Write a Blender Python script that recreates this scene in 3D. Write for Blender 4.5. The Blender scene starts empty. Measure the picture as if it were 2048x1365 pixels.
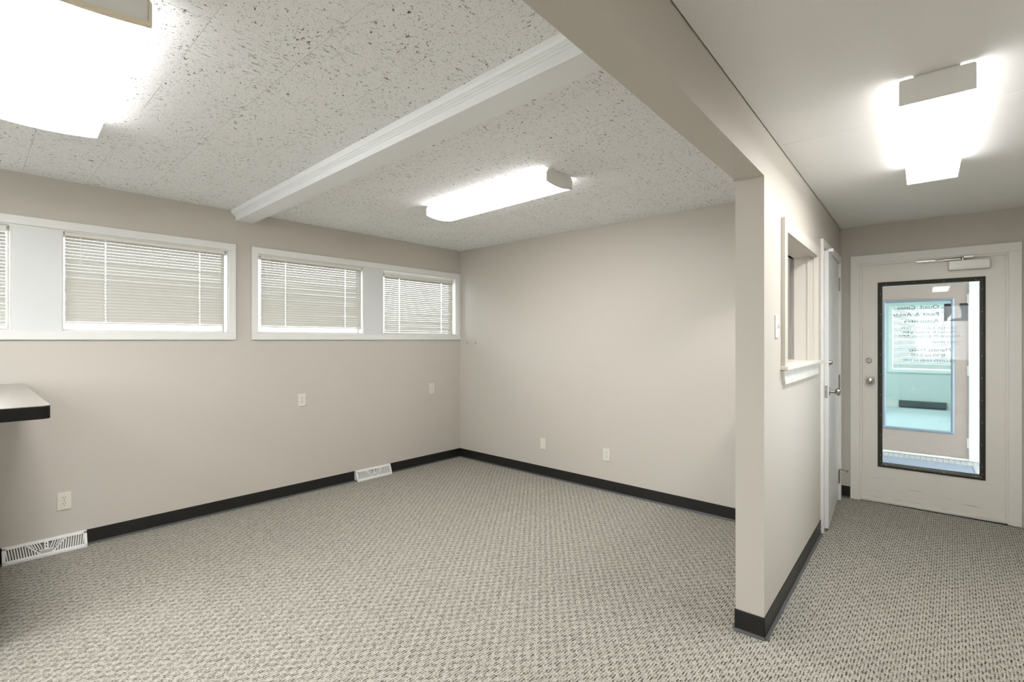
import bpy, bmesh, math, random
from mathutils import Vector, Matrix
random.seed(7)
S = bpy.context.scene
COL = S.collection
R = math.radians

# ------------------------------------------------------------------ camera
CAMX, CAMY, CAMZ = 4.367, -3.926, 1.385
cam_d = bpy.data.cameras.new('camera')
cam_d.sensor_width = 36.0
cam_d.lens = 982.0 / 2048.0 * 36.0
cam_d.shift_y = -2.0 / 2048.0
cam_d.clip_start = 0.02
cam = bpy.data.objects.new('camera', cam_d)
cam.location = (CAMX, CAMY, CAMZ)
cam.rotation_euler = (R(90), 0, R(41.994))
COL.objects.link(cam)
S.camera = cam

# ------------------------------------------------------------------ world / exposure
SKY = 6.0
wd = bpy.data.worlds.new('overcast_sky')
S.world = wd
wd.use_nodes = True
bg = wd.node_tree.nodes['Background']
bg.inputs['Color'].default_value = (0.93, 0.965, 1.0, 1)
bg.inputs['Strength'].default_value = SKY
vs = S.view_settings
vs.view_transform = 'Standard'
vs.look = 'None'
vs.exposure = 1.12
vs.gamma = 1.0
vs.use_curve_mapping = False
LAMP = 12.0          # radiance of the lit lamp diffusers
try:
    S.cycles.use_denoising = True
    S.cycles.max_bounces = 8
    S.cycles.diffuse_bounces = 4
    S.cycles.adaptive_threshold = 0.05
    S.cycles.adaptive_min_samples = 16
    S.cycles.transparent_max_bounces = 16
    S.cycles.sample_clamp_indirect = 8.0
    S.cycles.caustics_reflective = False
    S.cycles.caustics_refractive = False
except Exception:
    pass

# ------------------------------------------------------------------ main dimensions
# world: window wall is the plane x = 0, back wall the plane y = 0, room at x > 0, y < 0
CEIL = 2.44
HCEIL = 2.37
YREAR = -6.2
HROT = 0.03598                      # the hall is about two degrees out of square with the room
P0 = Vector((3.715, -1.46, 0.0))    # hall-side corner of the free partition end
HM = Matrix.Translation(P0) @ Matrix.Rotation(HROT, 4, 'Z')   # hall frame: x = into the hall, y = along the partition
TH = 0.125                          # partition thickness
def hall(g, s, z=0.0):
    return HM @ Vector((g, s, z))

# ------------------------------------------------------------------ helpers
class MB:
    def __init__(self):
        self.v = []; self.f = []; self.m = []
    def quad(self, a, b, c, d, mi=0):
        n = len(self.v); self.v += [tuple(a), tuple(b), tuple(c), tuple(d)]
        self.f.append((n, n+1, n+2, n+3)); self.m.append(mi)
    def box(self, x0, x1, y0, y1, z0, z1, mi=0):
        n = len(self.v)
        self.v += [(x0,y0,z0),(x1,y0,z0),(x1,y1,z0),(x0,y1,z0),(x0,y0,z1),(x1,y0,z1),(x1,y1,z1),(x0,y1,z1)]
        for q in ((0,3,2,1),(4,5,6,7),(0,1,5,4),(1,2,6,5),(2,3,7,6),(3,0,4,7)):
            self.f.append(tuple(n+i for i in q)); self.m.append(mi)
        return self
    def prism(self, prof, axis, a0, a1, mi=0):
        """prof: list of 2D points; axis 'x': (y,z) profile; 'y': (x,z); 'z': (x,y)"""
        n = len(self.v); k = len(prof)
        for a in (a0, a1):
            for p, q in prof:
                self.v.append({'x': (a, p, q), 'y': (p, a, q), 'z': (p, q, a)}[axis])
        for i in range(k):
            j = (i+1) % k
            self.f.append((n+i, n+j, n+k+j, n+k+i)); self.m.append(mi)
        self.f.append(tuple(n+i for i in reversed(range(k)))); self.m.append(mi)
        self.f.append(tuple(n+k+i for i in range(k))); self.m.append(mi)
        return self
    def cyl(self, p0, p1, r0, r1=None, n=16, mi=0):
        return self.lathe(p0, p1, [(0, r0), (1, r0 if r1 is None else r1)], n, mi)
    def lathe(self, p0, p1, prof, n=20, mi=0):
        """prof: (t along p0->p1, radius)"""
        p0 = Vector(p0); p1 = Vector(p1); d = p1-p0
        u = d.normalized().orthogonal().normalized(); w = d.normalized().cross(u)
        b = len(self.v)
        for t, r in prof:
            c = p0 + d*t
            for i in range(n):
                a = 2*math.pi*i/n
                self.v.append(tuple(c + u*(r*math.cos(a)) + w*(r*math.sin(a))))
        for k in range(len(prof)-1):
            for i in range(n):
                j = (i+1) % n
                self.f.append((b+k*n+i, b+k*n+j, b+(k+1)*n+j, b+(k+1)*n+i)); self.m.append(mi)
        self.f.append(tuple(b+i for i in reversed(range(n)))); self.m.append(mi)
        e = b+(len(prof)-1)*n
        self.f.append(tuple(e+i for i in range(n))); self.m.append(mi)
        return self
    def tube(self, pts, r, n=8):
        for a, c in zip(pts[:-1], pts[1:]):
            self.cyl(a, c, r, n=n)
        return self
    def mesh(self, name, mats, bv=0.0, smooth=False, seg=2):
        me = bpy.data.meshes.new(name)
        me.from_pydata(self.v, [], self.f)
        mats = mats if isinstance(mats, (list, tuple)) else [mats]
        for m in mats: me.materials.append(m)
        for p, i in zip(me.polygons, self.m): p.material_index = i
        bm = bmesh.new(); bm.from_mesh(me)
        bmesh.ops.recalc_face_normals(bm, faces=bm.faces)
        if bv > 0:
            es = [e for e in bm.edges if len(e.link_faces) == 2 and e.calc_face_angle(0) > R(40)]
            bmesh.ops.bevel(bm, geom=es, offset=bv, segments=seg, profile=0.5, affect='EDGES', clamp_overlap=True)
        bm.to_mesh(me); bm.free()
        if smooth:
            me.shade_smooth() if hasattr(me, 'shade_smooth') else None
            try: me.set_sharp_from_angle(angle=R(35))
            except Exception: pass
        return me
    def build(self, name, mats, parent=None, bv=0.0, smooth=False, seg=2):
        return obj(name, self.mesh(name, mats, bv, smooth, seg), parent)

def obj(name, me, parent=None):
    o = bpy.data.objects.new(name, me)
    COL.objects.link(o)
    if parent is not None: o.parent = parent
    return o
def tag(o, label=None, cat=None, group=None, kind=None):
    if label: o['label'] = label
    if cat: o['category'] = cat
    if group: o['group'] = group
    if kind: o['kind'] = kind
    return o
def thing(name, label, cat, loc=(0,0,0), rz=0.0, group=None, kind=None):
    o = bpy.data.objects.new(name, None)
    o.empty_display_size = 0.1
    COL.objects.link(o)
    o.location = loc; o.rotation_euler = (0, 0, rz)
    return tag(o, label, cat, group, kind)
def in_hall(o, g=0.0, s=0.0, z=0.0, rz=0.0):
    o.location = hall(g, s, z); o.rotation_euler = (0, 0, HROT + rz); return o
def copy_part(o, parent, loc=None):
    c = o.copy(); COL.objects.link(c); c.parent = parent
    if loc is not None: c.location = loc
    return c
def copy_tree(o, parent=None):
    c = o.copy(); COL.objects.link(c); c.parent = parent
    for ch in list(o.children): copy_tree(ch, c)
    return c

def holed(us, zs, holes, t0, t1, axis='y'):
    """slab between t0 and t1 (across the wall) spanning grid us x zs with rectangular holes (u0,u1,z0,z1).
    axis 'y': u runs along y and t along x;  axis 'x': u along x and t along y"""
    us = sorted(set([us[0], us[1]] + [h[0] for h in holes] + [h[1] for h in holes]))
    zs = sorted(set([zs[0], zs[1]] + [h[2] for h in holes] + [h[3] for h in holes]))
    def inside(u, z): return any(h[0] < u < h[1] and h[2] < z < h[3] for h in holes)
    nu, nz = len(us)-1, len(zs)-1
    full = [[not inside((us[i]+us[i+1])/2, (zs[j]+zs[j+1])/2) for j in range(nz)] for i in range(nu)]
    m = MB()
    P = (lambda u, t, z: (t, u, z)) if axis == 'y' else (lambda u, t, z: (u, t, z))
    for i in range(nu):
        for j in range(nz):
            if not full[i][j]: continue
            a, b, c, d = us[i], us[i+1], zs[j], zs[j+1]
            m.quad(P(a,t0,c), P(b,t0,c), P(b,t0,d), P(a,t0,d))
            m.quad(P(a,t1,c), P(a,t1,d), P(b,t1,d), P(b,t1,c))
            if i == 0 or not full[i-1][j]: m.quad(P(a,t0,c), P(a,t0,d), P(a,t1,d), P(a,t1,c))
            if i == nu-1 or not full[i+1][j]: m.quad(P(b,t0,c), P(b,t1,c), P(b,t1,d), P(b,t0,d))
            if j == 0 or not full[i][j-1]: m.quad(P(a,t0,c), P(a,t1,c), P(b,t1,c), P(b,t0,c))
            if j == nz-1 or not full[i][j+1]: m.quad(P(a,t0,d), P(b,t0,d), P(b,t1,d), P(a,t1,d))
    return m
def weld(me):
    bm = bmesh.new(); bm.from_mesh(me)
    bmesh.ops.remove_doubles(bm, verts=bm.verts, dist=1e-5)
    bmesh.ops.recalc_face_normals(bm, faces=bm.faces)
    bm.to_mesh(me); bm.free()
    return me

# ------------------------------------------------------------------ materials
def srgb(r, g, b):
    def c(x):
        x /= 255.0
        return x/12.92 if x <= 0.04045 else ((x+0.055)/1.055)**2.4
    return (c(r), c(g), c(b), 1.0)
class NT:
    def __init__(self, name):
        self.mat = bpy.data.materials.new(name); self.mat.use_nodes = True
        self.t = self.mat.node_tree; self.n = self.t.nodes
        self.b = self.n['Principled BSDF']; self.out = self.n['Material Output']
    def add(self, ty, **kw):
        n = self.n.new(ty)
        for k, v in kw.items(): setattr(n, k, v)
        return n
    def link(self, a, b): self.t.links.new(a, b)
    def val(self, x, sock):
        if hasattr(x, 'is_output'): self.link(x, sock)
        else: sock.default_value = x
    def math(self, op, a, b=0.0, clamp=False):
        n = self.add('ShaderNodeMath', operation=op); n.use_clamp = clamp
        self.val(a, n.inputs[0]); self.val(b, n.inputs[1])
        return n.outputs[0]
    def smooth(self, x, lo, hi):
        n = self.add('ShaderNodeMapRange', interpolation_type='SMOOTHSTEP')
        self.val(x, n.inputs['Value']); n.inputs['From Min'].default_value = lo; n.inputs['From Max'].default_value = hi
        return n.outputs['Result']
    def mix(self, f, a, b):
        n = self.add('ShaderNodeMix', data_type='RGBA')
        self.val(f, n.inputs[0]); self.val(a, n.inputs[6]); self.val(b, n.inputs[7])
        return n.outputs[2]
    def pos(self):
        return self.add('ShaderNodeNewGeometry').outputs['Position']
    def objco(self):
        return self.add('ShaderNodeTexCoord').outputs['Object']
    def scaled(self, v, s, rot=0.0):
        n = self.add('ShaderNodeMapping'); self.link(v, n.inputs['Vector'])
        n.inputs['Scale'].default_value = s; n.inputs['Rotation'].default_value = (0, 0, rot)
        return n.outputs[0]
    def noise(self, v, scale, detail=2.0, rough=0.5, dist=0.0):
        n = self.add('ShaderNodeTexNoise'); self.link(v, n.inputs['Vector'])
        n.inputs['Scale'].default_value = scale; n.inputs['Detail'].default_value = detail
        n.inputs['Roughness'].default_value = rough; n.inputs['Distortion'].default_value = dist
        return n.outputs['Fac']
    def bump(self, h, strength=0.3, dist=0.002):
        n = self.add('ShaderNodeBump'); self.link(h, n.inputs['Height'])
        n.inputs['Strength'].default_value = strength; n.inputs['Distance'].default_value = dist
        self.link(n.outputs[0], self.b.inputs['Normal'])
def simple(name, col, rough=0.5, metal=0.0, spec=0.5, var=0.0, vscale=6.0, bump=0.0, bscale=120.0):
    k = NT(name)
    k.b.inputs['Roughness'].default_value = rough
    k.b.inputs['Metallic'].default_value = metal
    k.b.inputs['Specular IOR Level'].default_value = spec
    p = k.objco()
    n = k.noise(p, vscale, 1.0)
    c2 = tuple(max(0.0, x*(1.0-var)) for x in col[:3]) + (1,)
    k.link(k.mix(n, col, c2), k.b.inputs['Base Color'])
    if bump > 0.15: k.bump(k.noise(p, bscale, 1.0), bump, 0.001)
    return k.mat

def wall_paint(name, col):
    k = NT(name)
    p = k.pos()
    big = k.noise(p, 1.3, 3.0)
    c = k.mix(big, col, tuple(x*0.955 for x in col[:3]) + (1,))
    sm = k.noise(k.scaled(p, (1.2, 1.2, 9.0)), 1.7, 4.0, 0.6)          # faint horizontal rub marks
    c = k.mix(k.math('MULTIPLY', k.smooth(sm, 0.66, 0.76), 0.10), c, tuple(x*0.72 for x in col[:3]) + (1,))
    k.link(c, k.b.inputs['Base Color'])
    k.b.inputs['Roughness'].default_value = 0.48
    k.b.inputs['Specular IOR Level'].default_value = 0.35
    return k.mat
M = {}
M['wall'] = wall_paint('taupe_wall_paint', (0.575, 0.537, 0.48, 1))
M['hallceil'] = simple('painted_ceiling_board', (0.85, 0.845, 0.825, 1), 0.55, var=0.03, vscale=2.0, bump=0.05, bscale=180)
M['trim'] = simple('white_trim_paint', (0.80, 0.80, 0.775, 1), 0.38, var=0.05, vscale=9.0, bump=0.06, bscale=40)
M['trimold'] = simple('worn_white_paint', (0.78, 0.765, 0.72, 1), 0.45, var=0.16, vscale=22.0, bump=0.2, bscale=60)
M['panel'] = simple('white_infill_board', (0.72, 0.735, 0.73, 1), 0.4, var=0.06, vscale=5.0, bump=0.05, bscale=50)
M['doorwhite'] = simple('door_paint_cream', (0.82, 0.795, 0.735, 1), 0.42, var=0.05, vscale=3.0, bump=0.05, bscale=60)
M['closetdoor'] = simple('door_paint_white', (0.72, 0.72, 0.71, 1), 0.4, var=0.04, vscale=4.0, bump=0.05, bscale=60)
M['beam'] = simple('beam_white_paint', (0.88, 0.90, 0.91, 1), 0.42, var=0.03, vscale=3.0)
M['base'] = simple('black_vinyl_cove_base', (0.016, 0.016, 0.0145, 1), 0.42, var=0.35, vscale=25.0, spec=0.4)
M['plate'] = simple('ivory_plastic', (0.72, 0.69, 0.62, 1), 0.35)
M['slot'] = simple('dark_slot', (0.03, 0.028, 0.025, 1), 0.6)
M['vent'] = simple('white_enamel', (0.82, 0.83, 0.82, 1), 0.32)
M['ventdark'] = simple('register_interior', (0.30, 0.29, 0.255, 1), 0.7)
M['metal'] = simple('worn_steel', (0.42, 0.40, 0.37, 1), 0.32, metal=1.0, var=0.25, vscale=60)
M['nickel'] = simple('satin_nickel', (0.52, 0.48, 0.43, 1), 0.26, metal=1.0, var=0.2, vscale=50)
M['bronze'] = simple('dark_bronze_aluminium', (0.052, 0.050, 0.038, 1), 0.4, metal=0.35, var=0.2, vscale=20)
M['bluegrey'] = simple('blue_grey_aluminium', (0.24, 0.29, 0.34, 1), 0.4, metal=0.3, var=0.1)
M['closer'] = simple('silver_closer_cover', (0.72, 0.71, 0.66, 1), 0.35, metal=0.1, var=0.05, vscale=20)
M['lampcap'] = simple('grey_lamp_end_cap', (0.84, 0.83, 0.80, 1), 0.5)
M['ivoryrim'] = simple('ivory_lamp_rim', (0.80, 0.72, 0.55, 1), 0.45)
M['lamppan'] = simple('white_lamp_pan', (0.78, 0.78, 0.74, 1), 0.4)
M['black'] = simple('black_laminate_edge', (0.008, 0.007, 0.006, 1), 0.6, spec=0.15)
M['browndoor'] = simple('taupe_brown_door_paint', (0.36, 0.295, 0.26, 1), 0.45, var=0.08, vscale=3)
M['vinyl'] = simple('grey_vinyl_lettering', (0.10, 0.11, 0.115, 1), 0.6, spec=0.2)
M['greenwall'] = simple('pale_office_wall', (0.62, 0.66, 0.64, 1), 0.5, var=0.03)
M['office_floor'] = simple('pale_blue_grey_carpet', (0.66, 0.72, 0.74, 1), 0.9, var=0.2, vscale=60)
M['heater'] = simple('dark_heater_enamel', (0.06, 0.075, 0.08, 1), 0.4)
M['concrete'] = simple('pale_concrete', (0.50, 0.49, 0.46, 1), 0.85, var=0.2, vscale=1.5, bump=0.2, bscale=30)
M['mat'] = simple('blue_grey_ribbed_rubber', (0.10, 0.135, 0.20, 1), 0.7, var=0.2, vscale=40)
M['matrib'] = simple('blue_grey_mat_pile', (0.40, 0.46, 0.56, 1), 0.85, var=0.3, vscale=80)
M['cord'] = simple('white_blind_cord', (0.80, 0.79, 0.75, 1), 0.6)
M['wand'] = simple('clear_plastic_wand', (0.72, 0.71, 0.67, 1), 0.2)
M['rail'] = simple('cream_blind_rail', (0.74, 0.72, 0.66, 1), 0.4)
M['toe'] = simple('grey_highlight_base_toe', (0.10, 0.105, 0.105, 1), 0.5, var=0.3, vscale=30)  # highlight along the toe, painted in as lighter grey

def slat_material():
    k = NT('cream_blind_slat')
    col = (0.47, 0.455, 0.41, 1)
    k.b.inputs['Base Color'].default_value = col
    k.b.inputs['Roughness'].default_value = 0.4
    tr = k.add('ShaderNodeBsdfTranslucent'); tr.inputs['Color'].default_value = (0.78, 0.76, 0.70, 1)
    mx = k.add('ShaderNodeMixShader'); mx.inputs[0].default_value = 0.05
    k.link(k.b.outputs[0], mx.inputs[1]); k.link(tr.outputs[0], mx.inputs[2])
    k.link(mx.outputs[0], k.out.inputs['Surface'])
    return k.mat
M['slat'] = slat_material()

def glass_material(name, tint, gloss=1.0, smear=0.0):
    k = NT(name)
    tr = k.add('ShaderNodeBsdfTransparent'); tr.inputs['Color'].default_value = tint
    gl = k.add('ShaderNodeBsdfGlossy'); gl.inputs['Roughness'].default_value = 0.02
    fr = k.add('ShaderNodeFresnel'); fr.inputs['IOR'].default_value = 1.45
    mx = k.add('ShaderNodeMixShader')
    k.link(k.math('MULTIPLY', fr.outputs[0], gloss), mx.inputs[0])
    k.link(tr.outputs[0], mx.inputs[1]); k.link(gl.outputs[0], mx.inputs[2])
    last = mx.outputs[0]
    if smear > 0:                                                       # wiped smears on the pane
        df = k.add('ShaderNodeBsdfDiffuse'); df.inputs['Color'].default_value = (0.85, 0.87, 0.88, 1)
        p = k.objco()
        n = k.noise(k.scaled(p, (3.0, 1.0, 7.0), 0.4), 2.2, 5.0, 0.62, 1.6)
        f = k.math('MULTIPLY', k.smooth(n, 0.60, 0.78), smear)
        m2 = k.add('ShaderNodeMixShader'); k.link(f, m2.inputs[0])
        k.link(last, m2.inputs[1]); k.link(df.outputs[0], m2.inputs[2]); last = m2.outputs[0]
    k.link(last, k.out.inputs['Surface'])
    return k.mat
M['glass'] = glass_material('clear_window_glass', (0.96, 0.98, 0.98, 1))
M['doorglass'] = glass_material('smeared_door_glass', (0.95, 0.97, 0.97, 1), 0.4, 0.16)
M['tealglass'] = glass_material('teal_tinted_glass', (0.80, 0.92, 0.92, 1), 0.8, 0.10)

def diffuser_material(name, strength):
    k = NT(name)
    k.b.inputs['Base Color'].default_value = (0.85, 0.85, 0.82, 1)
    k.b.inputs['Roughness'].default_value = 0.35
    k.b.inputs['Emission Color'].default_value = (1.0, 0.99, 0.985, 1)
    k.b.inputs['Emission Strength'].default_value = strength
    return k.mat
M['diffuser'] = diffuser_material('lit_acrylic_diffuser', LAMP)
M['diffuser_side'] = diffuser_material('lit_diffuser_flank', LAMP*0.20)
M['diffuser_hall_side'] = diffuser_material('lit_hall_diffuser_flank', LAMP*0.20)
M['diffuser_hall'] = diffuser_material('lit_hall_diffuser', LAMP*1.15)

def tile_material(name, along_x):
    k = NT(name)
    p = k.pos()
    sc = (150.0, 35.0, 60.0) if along_x else (66.0, 88.0, 60.0)
    n1 = k.noise(k.scaled(p, sc), 1.0, 3.0, 0.6, 0.9)
    n2 = k.noise(k.scaled(p, (260.0, 190.0, 80.0)), 1.0, 2.0, 0.5)
    dens = k.math('MULTIPLY', k.math('SUBTRACT', k.noise(p, 5.0, 2.0), 0.5), 0.10)
    hole = k.smooth(k.math('ADD', n1, dens), 0.612, 0.668)
    pin = k.math('MULTIPLY', k.smooth(n2, 0.60, 0.70), 0.60)
    mask = k.math('MAXIMUM', hole, pin)
    n3 = k.noise(p, 2.0, 2.0)
    basec = k.mix(n3, (0.925, 0.935, 0.94, 1), (0.89, 0.90, 0.905, 1))
    k.link(k.mix(mask, basec, (0.13, 0.125, 0.11, 1)), k.b.inputs['Base Color'])
    k.b.inputs['Roughness'].default_value = 0.85
    k.b.inputs['Specular IOR Level'].default_value = 0.2
    return k.mat
M['tile_a'] = tile_material('fissured_ceiling_tile_a', True)
M['tile_b'] = tile_material('fissured_ceiling_tile_b', False)
M['joint'] = simple('ceiling_joint_board', (0.62, 0.61, 0.58, 1), 0.9)

def carpet_material():
    k = NT('loop_carpet')
    p = k.pos()
    wob = k.noise(p, 45.0, 2.0)
    sep = k.add('ShaderNodeSeparateXYZ'); k.link(p, sep.inputs[0])
    wx = k.math('MULTIPLY', k.math('SUBTRACT', wob, 0.5), 0.010)
    x = k.math('ADD', sep.outputs[0], wx)
    wob2 = k.noise(p, 38.0, 2.0)
    y = k.math('ADD', sep.outputs[1], k.math('MULTIPLY', k.math('SUBTRACT', wob2, 0.5), 0.016))
    A, B = 0.0240, 0.030
    sx = k.math('SINE', k.math('MULTIPLY', x, math.pi/A))
    sy = k.math('SINE', k.math('MULTIPLY', y, math.pi/B))
    chk = k.smooth(k.math('MULTIPLY', sx, sy), -0.30, 0.50)            # staggered blocks
    rib = k.math('SINE', k.math('MULTIPLY', x, 4*math.pi/A))           # loop rows running along the room
    ribm = k.smooth(rib, -0.25, 0.65)
    vo = k.add('ShaderNodeTexVoronoi'); k.link(k.scaled(p, (300.0, 190.0, 100.0)), vo.inputs['Vector']); vo.inputs['Scale'].default_value = 1.0
    vsep = k.add('ShaderNodeSeparateColor'); k.link(vo.outputs['Color'], vsep.inputs[0])
    nz = vsep.outputs[0]                                               # one random tone per yarn loop
    patch = k.noise(p, 1.1, 3.0)
    blot = k.noise(p, 55.0, 2.0, 0.6)
    dark = k.math('MULTIPLY', chk, k.math('ADD', k.math('MULTIPLY', ribm, 0.52), 0.08))
    dark = k.math('ADD', dark, k.math('MULTIPLY', ribm, 0.26))
    dark = k.math('ADD', dark, k.math('MULTIPLY', k.math('SUBTRACT', nz, 0.45), 0.95))
    dark = k.math('ADD', dark, k.math('MULTIPLY', k.math('SUBTRACT', blot, 0.5), 0.7), True)
    light = k.mix(patch, (0.49, 0.462, 0.402, 1), (0.445, 0.42, 0.37, 1))
    c = k.mix(dark, light, (0.045, 0.040, 0.031, 1))
    k.link(c, k.b.inputs['Base Color'])
    k.b.inputs['Roughness'].default_value = 0.95
    k.b.inputs['Specular IOR Level'].default_value = 0.1
    return k.mat
M['carpet'] = carpet_material()

def mosaic_material():
    k = NT('mosaic_floor_tile')
    p = k.pos()
    b = k.add('ShaderNodeTexBrick'); k.link(k.scaled(p, (1, 1, 1), -HROT), b.inputs['Vector'])
    b.inputs['Color1'].default_value = (0.52, 0.53, 0.53, 1); b.inputs['Color2'].default_value = (0.62, 0.63, 0.62, 1)
    b.inputs['Mortar'].default_value = (0.28, 0.28, 0.28, 1); b.inputs['Scale'].default_value = 1.0
    b.inputs['Brick Width'].default_value = 0.05; b.inputs['Row Height'].default_value = 0.05
    b.inputs['Mortar Size'].default_value = 0.004; b.offset = 0.0
    k.link(b.outputs['Color'], k.b.inputs['Base Color'])
    k.b.inputs['Roughness'].default_value = 0.35
    k.bump(k.math('SUBTRACT', 1.0, b.outputs['Fac']), 0.4, 0.002)
    return k.mat
M['mosaic'] = mosaic_material()

def counter_material():
    k = NT('dark_wood_laminate')
    p = k.objco()
    n = k.noise(k.scaled(p, (3.0, 45.0, 3.0)), 1.0, 4.0, 0.6, 0.8)
    k.link(k.mix(n, (0.10, 0.075, 0.06, 1), (0.20, 0.165, 0.14, 1)), k.b.inputs['Base Color'])
    k.b.inputs['Roughness'].default_value = 0.30
    k.b.inputs['Coat Weight'].default_value = 1.0
    k.b.inputs['Coat Roughness'].default_value = 0.22
    k.b.inputs['Coat IOR'].default_value = 1.7
    k.bump(n, 0.05, 0.001)
    return k.mat
M['counter'] = counter_material()

def door_scuff_material():
    k = NT('scuffed_cream_door_paint')
    p = k.objco()
    sep = k.add('ShaderNodeSeparateXYZ'); k.link(p, sep.inputs[0])
    n = k.noise(k.scaled(p, (5.0, 5.0, 60.0)), 1.0, 4.0, 0.65, 0.4)
    low = k.math('SUBTRACT', 1.0, k.smooth(sep.outputs[2], 0.05, 0.30))   # shoe scuffs near the foot of the door
    f = k.math('MULTIPLY', k.smooth(n, 0.58, 0.72), k.math('MULTIPLY', low, 0.5))
    big = k.noise(p, 2.5, 3.0)
    basec = k.mix(big, (0.82, 0.785, 0.715, 1), (0.78, 0.75, 0.685, 1))
    k.link(k.mix(f, basec, (0.20, 0.17, 0.13, 1)), k.b.inputs['Base Color'])
    k.b.inputs['Roughness'].default_value = 0.42
    k.bump(k.noise(p, 60.0, 2.0), 0.05, 0.001)
    return k.mat
M['entrydoor'] = door_scuff_material()

# ================================================================== THE SETTING
# ground outside
tag(MB().box(-40, 40, -40, 40, -0.40, -0.30).build('ground', M['concrete']), 'pale concrete ground outside the building', 'ground', kind='structure')
# floor
VS0, VS1 = 2.72, 5.16         # hall side of the entry wall / face of the far vestibule door wall, along the hall
fl = MB()
fl.box(-0.15, 5.6, YREAR-0.1, 1.262, -0.12, 0.0)
tag(fl.build('floor', M['carpet']), 'grey and beige loop carpet with dark dashes', 'floor', kind='structure')

# window wall (left)
W1 = (-4.72, -2.500, 1.435, 2.118)     # rough opening of the left window group
W2 = (-2.290, -0.045, 1.435, 2.118)
wl = holed((YREAR-0.1, 0.12), (-0.12, 2.62), [W1, W2], -0.16, 0.0, 'y')
o = obj('wall_left', weld(wl.mesh('wall_left', M['wall'])))
tag(o, 'taupe painted wall with the two high window groups', 'wall', kind='structure')
# back wall
o = MB().box(0.0, 3.536, 0.0, 0.12, -0.12, 2.62).build('wall_back', M['wall'])
tag(o, 'plain taupe wall at the far end of the empty room', 'wall', kind='structure')
# rear wall, behind the camera
RW = [(0.4, 1.9, 0.90, 2.10), (4.30, 5.20, 1.00, 2.05)]  # window openings added to let in fill daylight
o = obj('wall_rear', weld(holed((-0.16, 5.75), (-0.12, 2.62), RW, YREAR-0.12, YREAR, 'x').mesh('wall_rear', M['wall'])))
tag(o, 'taupe wall closing the room behind the camera', 'wall', kind='structure')

# partition with header, pass-through and closet doorway (hall frame: x = across, y = along)
PT = (0.410, 1.410, 1.245, 1.965)
DR = (1.680, 2.585, -0.12, 2.050)
pw = holed((-4.62, VS0), (-0.12, 2.62), [(-4.30, 0.0, -0.12, 2.146), PT, DR], -TH, 0.0, 'y')
o = obj('wall_partition', weld(pw.mesh('wall_partition', M['wall'])))
tag(in_hall(o), 'taupe partition and header dividing the room from the entry hall', 'wall', kind='structure')
# entry wall
EG0, EG1 = 0.149, 1.049
ew = holed((-TH, 1.64), (-0.12, 2.62), [(EG0-0.012, EG1+0.012, -0.12, 2.045)], VS0, VS0+0.12, 'x')
o = obj('wall_entry', weld(ew.mesh('wall_entry', M['wall'])))
tag(in_hall(o), 'taupe wall around the glazed entry door', 'wall', kind='structure')
# hall right wall (outside the frame)
HWS = [(0.20, 0.95, 0.95, 1.75), (-4.10, -3.20, 0.95, 2.00)]  # openings for the added fill-light windows
o = obj('wall_right', weld(holed((-4.62, VS0), (-0.12, 2.62), HWS, 1.52, 1.64, 'y').mesh('wall_right', M['wall'])))
tag(in_hall(o), 'taupe hall wall to the right of the camera', 'wall', kind='structure')

# unseen shell behind the hall door, added to stop sky light leaking through the gap
c = MB()
c.box(-1.10, -1.05, 1.56, VS0, -0.12, 2.62); c.box(-1.05, -TH-0.001, 2.66, VS0-0.001, -0.12, 2.62)
c.box(-1.10, -TH-0.001, 1.56, 2.72, 2.42, 2.5)
tag(in_hall(c.build('wall_closet', M['wall'])), 'added wall shell behind the white hall door, blocking sky light', 'wall', kind='structure')

# room ceiling with individual tiles
ceil = tag(MB().box(-0.16, 3.72, YREAR-0.12, 0.12, CEIL+0.0125, CEIL+0.16).build('ceiling', M['joint']),
           'white fissured acoustic tile ceiling over the room', 'ceiling', kind='structure')
T = 0.305
xs0 = 2.235 - 8*T; ys0 = -3.082 - 11*T
def rng(c, lo, hi): return max(c, lo), min(c+T, hi)
tile_cache = {}
for i in range(0, 14):
    for j in range(0, 22):
        xa, xb = rng(xs0+i*T, 0.0, 3.70); ya, yb = rng(ys0+j*T, YREAR, 0.0)
        if xb-xa < 0.01 or yb-ya < 0.01: continue
        if xa > 3.60 and ya > -1.0: continue
        w, d = round(xb-xa, 3), round(yb-ya, 3)
        kind = (i+j) % 2
        key = (w, d, kind)
        if key not in tile_cache:
            g = 0.0005
            tile_cache[key] = MB().box(-w/2+g, w/2-g, -d/2+g, d/2-g, 0.0, 0.012).mesh('ceiling_tile', M['tile_a' if kind == 0 else 'tile_b'], 0.0006, seg=1)
        t = obj('ceiling_tile', tile_cache[key], ceil)
        t.location = ((xa+xb)/2, (ya+yb)/2, CEIL + random.uniform(-0.0004, 0.0004))

# hall ceiling
hc = thing('ceiling_hall', 'smooth painted hall ceiling boards with a joint line', 'ceiling', kind='structure')
in_hall(hc, 0, 0, HCEIL)
for s0, s1 in ((-4.62, -2.14), (-2.137, 0.30), (0.303, VS0)):
    MB().box(0.004, 1.515, s0, s1, 0.0, 0.02).build('ceiling_board', M['hallceil'], hc, 0.001, seg=1)
MB().box(0.0, 1.52, -4.62, VS0, 0.0205, 0.15).build('ceiling_deck', M['hallceil'], hc)
# fine bead along the joint
MB().box(0.004, 1.515, 0.294, 0.309, -0.0012, 0.0).build('joint_tape', M['hallceil'], hc)

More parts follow.
